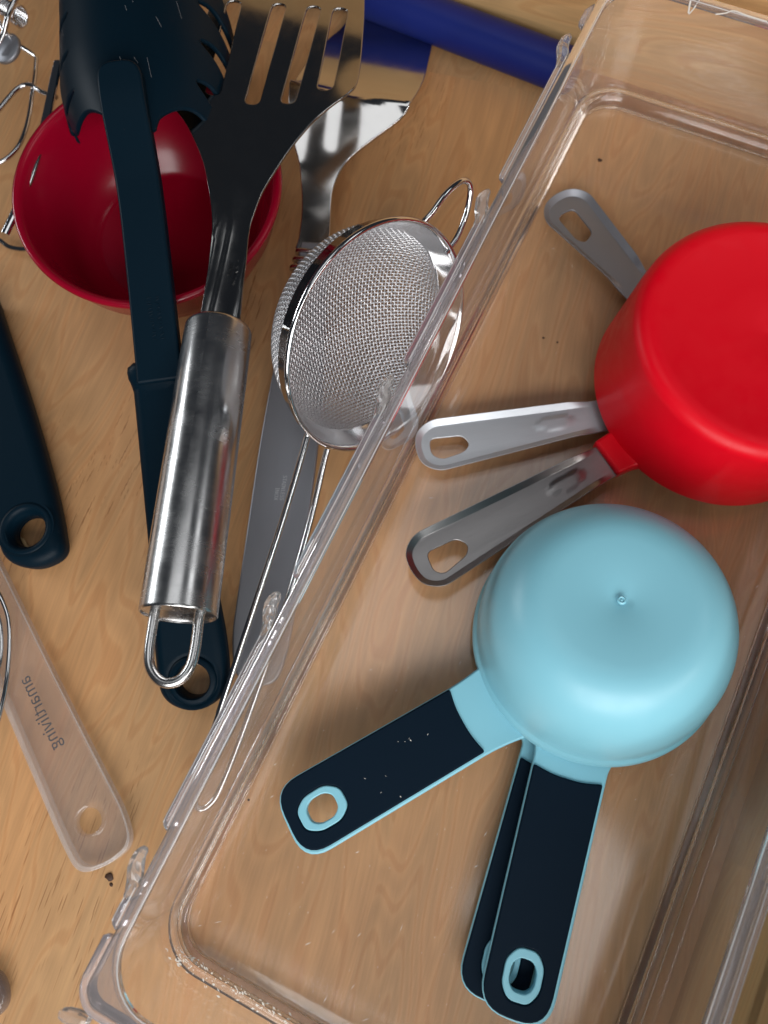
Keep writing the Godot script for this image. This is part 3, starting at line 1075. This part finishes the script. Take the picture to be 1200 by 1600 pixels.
# ---------------------------------------------------------------- strainer
func strainer() -> void:
	var n := Vector3(2.4133, 1.0, 0.6333).normalized()
	var c := Vector3(-23.5, 45.0, 176.5)
	var t := thing("tea_strainer", "round steel mesh strainer on its side against the tray wall", "strainer", tilted(c, n))
	var inv := t.transform.affine_inverse()
	var L := func(p: Vector3) -> Vector3: return (inv * (p * S)) / S
	var mb := Mb.new()
	var prof := [Vector2(40.2, -8.6), Vector2(41.6, -8.4), Vector2(42.8, -7.0), Vector2(43.8, -2.0), Vector2(44.7, -1.2), Vector2(45.1, -0.2), Vector2(44.8, 0.7), Vector2(44.1, 1.0), Vector2(43.4, 0.6), Vector2(42.6, -1.0), Vector2(40.6, -6.0), Vector2(39.6, -7.4), Vector2(39.2, -8.2), Vector2(40.2, -8.6)]
	lathe(mb, prof, 120)
	obj("rim", mb, M.chrome, t)
	# woven mesh pressed into a bowl: two families of wires
	var arc := [0.0]
	var curve := []
	var np := 60
	for k in np + 1:
		var a := PI / 2 * k / np
		curve.append(Vector2(40.2 * pow(sin(a), 0.97), -7.6 - 25.5 * pow(cos(a), 0.95)))
	for k in np:
		arc.append(arc[-1] + curve[k].distance_to(curve[k + 1]))
	var total: float = arc[np]
	var at := func(u: float, v: float) -> Array:
		var rho := minf(Vector2(u, v).length(), total)
		var lo := 0
		var hi := np
		while hi - lo > 1:
			var mid := (lo + hi) / 2
			if arc[mid] <= rho: lo = mid
			else: hi = mid
		var f: float = (rho - arc[lo]) / maxf(arc[hi] - arc[lo], 0.0001)
		var q: Vector2 = curve[lo].lerp(curve[hi], f)
		var tg: Vector2 = (curve[hi] - curve[lo]).normalized()
		var d := Vector2(u, v).normalized() if rho > 0.001 else Vector2.RIGHT
		return [Vector3(d.x * q.x, q.y, d.y * q.x), Vector3(-tg.y * d.x, tg.x, -tg.y * d.y)]
	mb = Mb.new()
	var pitch := 1.45
	var cnt := int(total / pitch)
	var rot := 0.62
	for fam in 2:
		for i in range(-cnt, cnt + 1):
			var u := i * pitch
			var half := sqrt(maxf(total * total - u * u, 0.0))
			if half < 3.0:
				continue
			var pts := PackedVector3Array()
			var steps := int(half * 2.0 / (pitch * 0.5))
			for s in steps + 1:
				var v := -half + 2.0 * half * s / steps
				var w := Vector2(u, v) if fam == 0 else Vector2(v, u)
				var r: Array = at.call(w.x * cos(rot) - w.y * sin(rot), w.x * sin(rot) + w.y * cos(rot))
				var wave := 0.22 * cos(PI * v / pitch + PI * (i + fam))
				pts.append(r[0] + r[1] * wave)
			tube(mb, pts, 0.36, 5)
	obj("mesh_basket", mb, M.wire, t)
	# hanging ear
	mb = Mb.new()
	var ear := []
	for p in [Vector3(-24.6, 66.5, 139.5), Vector3(-22.2, 68.5, 134.5), Vector3(-20.3, 70.0, 125.5), Vector3(-17.9, 68.0, 117.0), Vector3(-15.4, 63.5, 114.8), Vector3(-14.0, 57.5, 120.0), Vector3(-13.8, 53.0, 129.0), Vector3(-15.5, 51.0, 136.0)]:
		ear.append(L.call(p) + Vector3(0, -0.6, 0))
	tube(mb, smooth3(ear, 8), 1.15, 12)
	obj("ear", mb, M.chrome, t)
	# long wire handle: two rods that meet in a loop
	mb = Mb.new()
	var rod := []
	for p in [Vector3(-33.6, 39.2, 219.6), Vector3(-33.0, 37.6, 224.0), Vector3(-29.5, 29.0, 252.0), Vector3(-24.5, 16.0, 300.0), Vector3(-20.0, 7.0, 340.0), Vector3(-17.6, 5.0, 352.0), Vector3(-14.2, 4.5, 357.5), Vector3(-10.6, 4.6, 355.0), Vector3(-9.6, 5.2, 346.0), Vector3(-12.0, 9.0, 318.0), Vector3(-16.0, 15.5, 282.0), Vector3(-22.0, 21.5, 246.0), Vector3(-26.4, 27.2, 224.0), Vector3(-27.3, 28.6, 218.6)]:
		rod.append(L.call(p))
	tube(mb, smooth3(rod, 8), 1.25, 12)
	obj("handle", mb, M.chrome, t)

# ---------------------------------------------------------------- black pasta server
func pasta_server() -> void:
	var a := Vector3(-37.6, 5.0, 317.5)
	var b := Vector3(-98.2, 37.0, 220.2)
	var t := thing("pasta_server", "black nylon pasta server, toothed head over the red bowl", "pasta server", frame(a, b))
	var inv := t.transform.affine_inverse()
	var mb := Mb.new()
	var ol := rounded([Vector2(119, 9.9), Vector2(50, 11.8), Vector2(12, 14.6), Vector2(-6, 13.5), Vector2(-12.5, 0), Vector2(-6, -12.8), Vector2(12, -13.2), Vector2(50, -11.0), Vector2(119, -9.9)], [1, 12, 10, 12, 11, 12, 10, 12, 1], 7)
	slab(mb, ol, [circle2(Vector2(1.0, 1.0), 6.6)], 11.0, 4.4, 4.0, func(x, y, h): return Vector3(x, h - 3.0, y), 5)
	var g := obj("grip", mb, M.nylon, t)
	mb = Mb.new()
	lathe(mb, [Vector2(6.7, 3.0), Vector2(6.7, 8.3), Vector2(7.2, 8.9), Vector2(8.6, 8.8), Vector2(9.4, 7.9), Vector2(9.5, 5.0)], 40, Transform3D(Basis(), Vector3(1, 0, 1)))
	obj("hole_rim", mb, M.nylon, g)
	# worn collar between grip and neck
	mb = Mb.new()
	var rings := []
	var rng := RandomNumberGenerator.new()
	rng.seed = 9
	for q in [[104.0, 9.6, 5.0], [110.0, 9.7, 5.3], [114.0, 10.3, 6.0], [117.0, 11.2, 6.9], [119.5, 11.5, 7.2], [121.5, 10.9, 6.8], [122.8, 9.6, 5.6], [123.2, 8.0, 4.4]]:
		var r := PackedVector3Array()
		for j in 40:
			var an := TAU * j / 40
			var e := pow(pow(absf(cos(an)), 3.2) + pow(absf(sin(an)), 3.2), -1.0 / 3.2)
			var w := 1.0 + (rng.randf_range(-0.02, 0.03) if q[0] > 113.0 else 0.0)
			r.append(Vector3(q[0], 2.5 + sin(an) * e * q[2] * w, cos(an) * e * q[1] * w))
		rings.append(r)
	loft(mb, rings, 1.0, true)
	fix_axis(mb)
	obj("collar", mb, M.nylon, g)
	# neck
	var na := Vector3(-97.0, 44.0, 220.8)
	var nb := Vector3(-154.8, 69.0, 130.2)
	var nxf := inv * frame(na, nb)
	mb = Mb.new()
	slab(mb, rounded([Vector2(-6, 9.8), Vector2(62, 9.8), Vector2(102, 8.8), Vector2(118, 8.4), Vector2(118, -8.6), Vector2(104, -8.8), Vector2(62, -7.0), Vector2(20, -7.2), Vector2(-6, -7.6)], [1, 10, 8, 8.2, 8.2, 8, 10, 10, 1], 8), [], 6.0, 1.5, 4.0, func(x, y, h): return Vector3(x, h - 3.0 + 4.6 * smoothstep(70.0, 108.0, x), y), 4)
	var nk := obj("neck", mb, M.nylon, t)
	nk.transform = nxf
	# worn raised lettering, no longer legible
	mb = Mb.new()
	for k in 26:
		var row := k % 2
		var x := 10.0 + (k / 2) * 1.35 + rng.randf_range(-0.2, 0.2)
		var z := 1.4 + row * 3.0 - 0.03 * x
		var an := rng.randf_range(-0.6, 0.6)
		tube(mb, PackedVector3Array([Vector3(x, 3.0, z) + Vector3(sin(an), 0, cos(an)) * 0.9, Vector3(x, 3.0, z) - Vector3(sin(an), 0, cos(an)) * rng.randf_range(0.1, 0.9)]), 0.22, 6)
	obj("worn_moulding", mb, M.nylon, nk)
	# toothed head: a trough seen from behind
	var hx := inv * frame(Vector3(-145.4, 68.5, 144.9), Vector3(-172.6, 72.5, 99.8))
	var side := [Vector2(-2, 8), Vector2(5, 12), Vector2(10.5, 18.5), Vector2(13.5, 25), Vector2(13.5, 32), Vector2(11, 41), Vector2(9, 49), Vector2(10.5, 52), Vector2(13, 50.5), Vector2(18, 43), Vector2(21, 35), Vector2(25, 27.5), Vector2(27, 27.2), Vector2(28, 34), Vector2(25, 42), Vector2(21.5, 49.5), Vector2(22.5, 52), Vector2(26, 50.5), Vector2(34, 43), Vector2(40, 35), Vector2(44, 27.5), Vector2(46, 27.2), Vector2(47, 34), Vector2(44, 42), Vector2(40.5, 49.5), Vector2(41.5, 52), Vector2(45, 50.5), Vector2(53, 43), Vector2(59, 35), Vector2(63, 27.5), Vector2(65, 27.2), Vector2(66, 34), Vector2(63, 42), Vector2(60, 50), Vector2(63, 52), Vector2(70, 47), Vector2(80, 38), Vector2(88, 30), Vector2(94, 20), Vector2(97, 9)]
	var all := []
	for p in side:
		all.append(p)
	for i in range(side.size() - 1, -1, -1):
		var yl: float = side[i].y
		all.append(Vector2(side[i].x + ((13.0 if side[i].x < 20.0 else 4.0) if side[i].y > 34.0 and side[i].x < 60.0 else 0.0), -(yl if yl < 31.0 else 31.0 + (yl - 31.0) * (0.5 if side[i].x > 20.0 else 0.3))))
	mb = Mb.new()
	slab(mb, closed2(all, 3), [], 2.2, 0.8, 3.0, func(x, y, h):
		var taper := 0.80 + 0.20 * smoothstep(0.0, 46.0, x)
		var th: float = y / 36.0 + (0.10 if y > 0.0 else 0.10) + minf(0.0, y + 24.0) * 0.032
		var r: float = 36.0 + h
		var fall: float = 5.0 * pow(maxf(0.0, 1.0 - x / 30.0), 2.0) * absf(sin(th))
		return Vector3(x, r * cos(th) - 36.0 - fall, 3.0 - 4.0 + r * sin(th) * taper), 2, 2.0)
	var hd := obj("head", mb, M.nylon, t)
	hd.transform = hx
	mb = Mb.new()
	for k in 11:
		var x := rng.randf_range(20, 62)
		var z := rng.randf_range(-8, 22)
		var y := sqrt(38.2 * 38.2 - z * z) - 36.0
		var an := rng.randf_range(0.15, 0.6)
		var d := Vector3(cos(an), 0, sin(an) * -0.8) * rng.randf_range(2.0, 9.0)
		var z2 := z + d.z
		tube(mb, PackedVector3Array([Vector3(x, y + 0.0, z), Vector3(x + d.x, sqrt(38.2 * 38.2 - z2 * z2) - 36.0, z2)]), 0.035, 4)
	var sc := obj("scratches", mb, M.engraved, hd)
	sc.set_meta("kind", "stuff")

func fix_axis(mb: Mb) -> void:
	var c := Vector3.ZERO
	for p in mb.P:
		c += p
	c /= mb.P.size()
	var d := 0.0
	for i in mb.P.size():
		var q := mb.P[i] - c
		d += mb.N[i].dot(Vector3(q.x * 0.05, q.y, q.z))
	if d < 0.0:
		for i in mb.N.size():
			mb.N[i] = -mb.N[i]
		for i in range(0, mb.I.size(), 3):
			var k := mb.I[i]
			mb.I[i] = mb.I[i + 1]
			mb.I[i + 1] = k

# ---------------------------------------------------------------- slotted turner
func turner() -> void:
	var t := thing("slotted_turner", "mirror steel slotted turner with a round tubular handle and wire loop", "turner", frame(Vector3(-81.0, 46.0, 195.6), Vector3(-106.9, 49.0, 109.8)))
	var inv := t.transform.affine_inverse()
	var ol := closed2([Vector2(-0.5, 6.6), Vector2(3.5, 6.6), Vector2(15, 5.2), Vector2(26, 3.9), Vector2(40, 2.4), Vector2(50, 3.2), Vector2(60, 5.0), Vector2(75.5, 10.6), Vector2(86, 15.6), Vector2(93, 19.7), Vector2(100, 25.5), Vector2(106, 30.8), Vector2(113, 33.2), Vector2(135, 31.4), Vector2(154, 29.0), Vector2(164.5, 26.5), Vector2(169, 20), Vector2(171, 8), Vector2(171, -14), Vector2(170, -34), Vector2(160, -44), Vector2(135, -49), Vector2(112, -50), Vector2(97, -45.5), Vector2(86.4, -34.2), Vector2(72, -24.2), Vector2(60, -18.3), Vector2(42, -12.4), Vector2(27, -10.4), Vector2(12, -9.4), Vector2(1.6, -8.8), Vector2(-0.5, -8.8)], 4)
	var slots := []
	for q in [[101.5, -26.0, 3.2, -0.035], [99.2, -8.9, 3.1, 0.02], [100.7, 6.0, 3.1, 0.028], [108.0, 20.3, 3.3, -0.03], [101.0, -39.5, 3.0, -0.04]]:
		var x0: float = q[0]
		var y0: float = q[1]
		var w: float = q[2]
		var k: float = q[3]
		var x1 := 153.0
		slots.append(rounded([Vector2(x0, y0 - w), Vector2(x0, y0 + w), Vector2(x1, y0 + w + k * (x1 - x0)), Vector2(x1, y0 - w + k * (x1 - x0))], w * 0.98, 5))
	# dished neck with turned-up edges, head bending down towards its tip
	var fm := func(x: float, y: float, h: float) -> Vector3:
		var mid := -1.2 if x < 60.0 else -1.2 - 3.0 * smoothstep(60.0, 110.0, x)
		var hw := 8.0 + 2.0 * smoothstep(0.0, -20.0, x) + 32.0 * smoothstep(40.0, 112.0, x)
		var e := clampf(absf(y - mid) / hw, 0.0, 1.2)
		var dish := 2.3 * e * e * smoothstep(120.0, 60.0, x)
		var rib := 0.7 * exp(-pow((e - 0.78) / 0.16, 2.0)) * smoothstep(70.0, 30.0, x)
		var bend := 1.5 * smoothstep(20.0, 60.0, x) - 0.03 * maxf(0.0, x - 58.0) - 0.0006 * pow(maxf(0.0, x - 120.0), 2.0)
		var wing := 3.2 * pow(absf(y + 8.0) / 38.0, 2.0) * smoothstep(58.0, 84.0, x) * (1.0 - smoothstep(96.0, 130.0, x))
		return Vector3(x, h + dish + rib + bend + wing, y)
	var mb := Mb.new()
	slab(mb, ol, slots, 1.3, 0.45, 2.6, fm, 2, 2.0)
	var hd := obj("head", mb, M.dark_mirror, t)
	text_on(hd, "STAINLESS", Vector3(22.5, 1.62, 0.4), PI, 1.6, M.dark_mirror, false, true)
	text_on(hd, "INOX", Vector3(23.5, 1.66, -2.0), PI, 1.6, M.dark_mirror, false, true)
	# tubular handle
	var cx := inv * frame(Vector3(-83.7, 43.0, 196.5), Vector3(-38.6, 53.0, 299.1))
	mb = Mb.new()
	var turn := Transform3D(Basis(Vector3(0, 1, 0), Vector3(1, 0, 0), Vector3(0, 0, -1)), Vector3.ZERO)
	lathe(mb, [Vector2(0, 0.5), Vector2(9.5, 0.5), Vector2(11.6, 0.2), Vector2(12.4, 0.4), Vector2(12.75, 1.2), Vector2(12.8, 2.0), Vector2(12.85, 20), Vector2(12.9, 60), Vector2(12.95, 111.0), Vector2(12.95, 111.7), Vector2(12.7, 112.1), Vector2(12.3, 112.1), Vector2(12.1, 111.5), Vector2(0, 111.4)], 72, turn)
	var cy := obj("handle_tube", mb, M.tube, t)
	cy.transform = cx
	mb = Mb.new()
	tube(mb, smooth3([Vector3(106, 0, 8.2), Vector3(114, 0, 8.1), Vector3(124, 0, 8.0), Vector3(129.5, 0, 6.8), Vector3(133.4, 0, 3.4), Vector3(134.4, 0, -0.2), Vector3(133.0, 0, -3.8), Vector3(129, 0, -6.4), Vector3(123, 0, -7.2), Vector3(114, 0, -7.2), Vector3(106, 0, -7.2)], 6), 1.75, 14)
	var lp := obj("hanging_loop", mb, M.tube, t)
	lp.transform = cx

# ---------------------------------------------------------------- left-hand things
func left_handle() -> void:
	var t := thing("utensil_handle", "black utensil handle end with a round hanging hole at the left edge", "utensil", frame(Vector3(-166.8, 1.0, 262.1), Vector3(-123.4, 1.0, 300.2)))
	var mb := Mb.new()
	var ol := rounded([Vector2(-64, -15.2), Vector2(2, -16.4), Vector2(44, -15.2), Vector2(67, -12.4), Vector2(68.5, 0), Vector2(60, 12.5), Vector2(40, 12.5), Vector2(-64, 9.5)], [1, 20, 14, 13, 12, 12, 16, 1], 7)
	slab(mb, ol, [circle2(Vector2(51.2, -0.8), 6.6)], 12.0, 5.2, 4.0, flat, 6)
	var g := obj("grip", mb, M.nylon, t)
	mb = Mb.new()
	lathe(mb, [Vector2(6.7, 3.0), Vector2(6.9, 8.0), Vector2(7.6, 10.6), Vector2(8.4, 11.8), Vector2(9.4, 12.4), Vector2(10.6, 12.2), Vector2(11.3, 11.0), Vector2(11.4, 8.0)], 44, Transform3D(Basis(), Vector3(51.2, 0, -0.8)))
	obj("hole_rim", mb, M.nylon, g)

func clear_spoon() -> void:
	var t := thing("clear_spoon", "clear acrylic spoon handle with mirrored grey lettering", "spoon", frame(Vector3(-119.2, 1.2, 335.3), Vector3(-42.9, 1.2, 383.6)))
	var mb := Mb.new()
	slab(mb, rounded([Vector2(-60, -10.8), Vector2(36, -11.9), Vector2(88, -13.3), Vector2(99.5, -11.0), Vector2(101, 0), Vector2(98, 10.4), Vector2(85, 11.2), Vector2(30, 10.0), Vector2(-60, 9.0)], [1, 20, 14, 12, 11, 12, 12, 20, 1], 8), [circle2(Vector2(83.6, -0.6), 4.6)], 4.2, 1.3, 6.0, flat, 4)
	obj("handle", mb, M.acrylic, t)
	mb = Mb.new()
	slab(mb, rounded([Vector2(-60, -11.0), Vector2(36, -12.1), Vector2(88, -13.5), Vector2(99.7, -11.2), Vector2(101.2, 0), Vector2(98.2, 10.6), Vector2(85, 11.4), Vector2(30, 10.2), Vector2(-60, 9.2)], [1, 20, 14, 12, 11, 12, 12, 20, 1], 8), [rounded([Vector2(-58.8, -10.2), Vector2(36, -11.3), Vector2(88, -12.6), Vector2(98.4, -10.4), Vector2(99.8, 0), Vector2(96.6, 8.8), Vector2(84, 9.4), Vector2(30, 8.0), Vector2(-58.8, 7.0)], [1, 20, 14, 12, 11, 12, 12, 20, 1], 8)], 4.4, 0.35, 3.0, flat, 2)
	obj("edge", mb, M.edge, t)  # pale border paints in the brightness that refraction gives the edge
	text_on(t, "amartliving", Vector3(38.2, 3.5, -1.0), 0.0, 4.5, M.ink, true)

func wires() -> void:
	# balloon whisk: only two of its wires reach into the picture
	var t := thing("wire_whisk", "chrome wire loop of a whisk at the left edge, above the clear spoon", "whisk", base(-130, 0, 335))
	var o := Vector3(-130, 0, 335)
	for w in [[Vector3(-150, 14, 318), Vector3(-133, 12, 319.5), Vector3(-124.4, 11, 322.2), Vector3(-116.0, 10, 328.4), Vector3(-109.4, 10, 337.0), Vector3(-103.4, 10, 347.6), Vector3(-99.0, 10, 358.0), Vector3(-95.6, 11, 368.0), Vector3(-94, 12, 380)], [Vector3(-150, 12, 326), Vector3(-128, 11, 327.0), Vector3(-119.4, 10, 330.4), Vector3(-112.9, 10, 337.6), Vector3(-108.4, 10, 346.0), Vector3(-107.0, 11, 356.0), Vector3(-108, 12, 370)]]:
		var pts := []
		for p in w:
			pts.append(p - o)
		var mb := Mb.new()
		tube(mb, smooth3(pts, 8), 0.95, 12)
		obj("wire_loop", mb, M.chrome, t)
	# wire gadget with a coil spring in the far left corner
	t = thing("wire_tongs", "bent chrome wire utensil with coil spring and small steel disc", "wire utensil", base(-240, 0, 120))
	o = Vector3(-240, 0, 120)
	var runs := [
		["flat_rod", 2.0, [Vector3(-211, 46, 112.5), Vector3(-207.5, 46, 121.0), Vector3(-202.5, 45, 134.5), Vector3(-196.6, 44, 151.0), Vector3(-192.5, 43, 166.0), Vector3(-190.2, 42, 178.0), Vector3(-189.2, 40, 193.0)]],
		["bent_wire", 1.05, [Vector3(-262, 20, 92.5), Vector3(-253.5, 20, 94.2), Vector3(-249.4, 20, 95.6), Vector3(-247.4, 20, 98.6), Vector3(-243.8, 20, 105.0), Vector3(-239.6, 20, 113.5), Vector3(-233.6, 20, 125.6), Vector3(-230.0, 20, 135.0), Vector3(-228.4, 20, 143.0), Vector3(-229.6, 20, 150.6), Vector3(-234, 20, 157)]],
		["bent_wire", 1.15, [Vector3(-226, 21, 112.6), Vector3(-233.5, 21, 112.7), Vector3(-240.5, 21, 111.4), Vector3(-244.4, 21, 112.6), Vector3(-246.6, 21, 116.6), Vector3(-247.4, 21, 122.5), Vector3(-248.0, 21, 131.0), Vector3(-249, 21, 140)]],
		["bent_wire", 1.2, [Vector3(-230, 5, 181.5), Vector3(-220.7, 5, 183.2), Vector3(-214.7, 5, 184.2), Vector3(-207.0, 5, 181.8), Vector3(-200, 6, 176)]],
		["bent_wire", 1.3, [Vector3(-254, 42, 76.0), Vector3(-256.0, 40, 84.0), Vector3(-256.0, 38, 93.0), Vector3(-256.6, 34, 100.0), Vector3(-258, 31, 108.0)]],
		["bent_wire", 1.0, [Vector3(-266, 34, 92.0), Vector3(-258.5, 33, 97.5), Vector3(-253.4, 32, 99.0)]],
	]
	for r in runs:
		var pts := []
		for p in r[2]:
			pts.append(p - o)
		var mb := Mb.new()
		tube(mb, smooth3(pts, 8), r[1], 12, 1.0 if r[0] == "bent_wire" else 0.6)
		obj(r[0], mb, M.chrome, t)
	var mb := Mb.new()
	var coil := PackedVector3Array()
	for k in 113:
		var a := TAU * k / 16.0
		coil.append(Vector3(-264.0, 34, 86.0) - o + Vector3(0.085 * k, sin(a) * 4.4, cos(a) * 4.4 + 0.02 * k))
	tube(mb, coil, 0.55, 8)
	obj("coil_spring", mb, M.chrome, t)
	mb = Mb.new()
	lathe(mb, [Vector2(0, 1.2), Vector2(6.8, 1.2), Vector2(7.3, 0.7), Vector2(7.3, -0.7), Vector2(6.8, -1.2), Vector2(0, -1.2)], 32, Transform3D(Basis.from_euler(Vector3(0.25, 0, 0.15)), Vector3(-255.5, 29, 103.0) - o))
	obj("disc", mb, M.dull, t)
	# rounded end of a smoky clear utensil in the near left corner
	t = thing("smoky_handle", "rounded end of a smoky grey plastic handle in the near corner", "utensil", frame(Vector3(-66, 1.0, 463), Vector3(-44.5, 1.0, 437)))
	mb = Mb.new()
	slab(mb, rounded([Vector2(-20, 8), Vector2(32, 8), Vector2(32, -8), Vector2(-20, -8)], [1, 8, 8, 1], 8), [], 7.0, 3.2, 6.0, flat, 5)
	obj("handle", mb, M.smoke, t)

func blue_bar() -> void:
	var c := Vector3(-70, 10.3, -5.9)
	var d := Vector3(cos(0.0607), 0, sin(0.0607))
	var t := thing("plastic_rod", "dark blue plastic rod lying along the drawer's back wall", "rod", Transform3D(Basis(), c * S))
	var mb := Mb.new()
	var y := d
	var x := Vector3.UP.cross(y).normalized()
	lathe(mb, [Vector2(0, -150), Vector2(9.4, -150), Vector2(10.1, -149), Vector2(10.2, -148), Vector2(10.2, 53.0), Vector2(10.1, 55.0), Vector2(9.6, 56.6), Vector2(8.4, 58.0), Vector2(6.5, 58.8), Vector2(0, 59)], 64, Transform3D(Basis(x, y, x.cross(y)), Vector3.ZERO))
	obj("rod_body", mb, M.blue, t)

# ---------------------------------------------------------------- crumbs
func bits() -> void:
	var spots := [
		[Vector3(-32.6, 0.3, 393.6), 1.35, "dark brown crumb on the wood beside the clear spoon's end", M.crumb],
		[Vector3(-30.6, 0.2, 395.6), 0.6, "tiny crumb just below the dark brown crumb by the spoon", M.crumb],
	]
	for s in spots:
		crumb(s[0], s[1], s[2], s[3])
	# specks of dirt in the tray, over the plain wood towards the back
	for s in [[Vector3(15.4, 3.4, 32.4), 0.9, "dark speck in the tray's far left corner"], [Vector3(27.0, 3.3, 127.0), 0.5, "dark speck in the tray between the tray wall and the red cup's handles"], [Vector3(33.2, 3.3, 126.6), 0.42, "paler speck right of the dark speck above the steel handles"], [Vector3(1.6, 3.3, 347.0), 0.42, "black speck by the tray wall near the left blue grip"]]:
		crumb(s[0], s[1], s[2], M.crumb)
	var mb := Mb.new()
	tube(mb, smooth3([Vector3(-3.6, 0, 0.4), Vector3(-1, 0.2, -0.3), Vector3(1.6, 0, 0.5), Vector3(3.2, 0.3, 0)], 4), 0.85, 6, 0.5)
	var o := obj("straw_crumb", mb, M.straw)
	o.transform = Transform3D(Basis.from_euler(Vector3(0, -0.25, 0)), Vector3(-126.6, 12.6, 305.0) * S)
	o.transform.origin = Vector3(-131.2, 2.4, 300.6) * S
	tag(o, "straw-coloured crumb caught in the black handle's hanging hole", "crumb")

func crumb(p: Vector3, r: float, label: String, m: Material) -> void:
	var rng := RandomNumberGenerator.new()
	rng.seed = int(absf(p.x) * 10)
	var mb := Mb.new()
	var rings := []
	for i in 6:
		var e := PI * (i + 0.5) / 6.0
		var ring := PackedVector3Array()
		for j in 10:
			var a := TAU * j / 10
			var k := r * rng.randf_range(0.75, 1.25)
			ring.append(Vector3(cos(a) * sin(e) * k * 1.2, cos(e) * r * 0.35, sin(a) * sin(e) * k))
		rings.append(ring)
	loft(mb, rings, 1.0, true)
	var o := obj("crumb", mb, m)
	o.position = p * S
	tag(o, label, "crumb", "crumbs and specks of dirt")
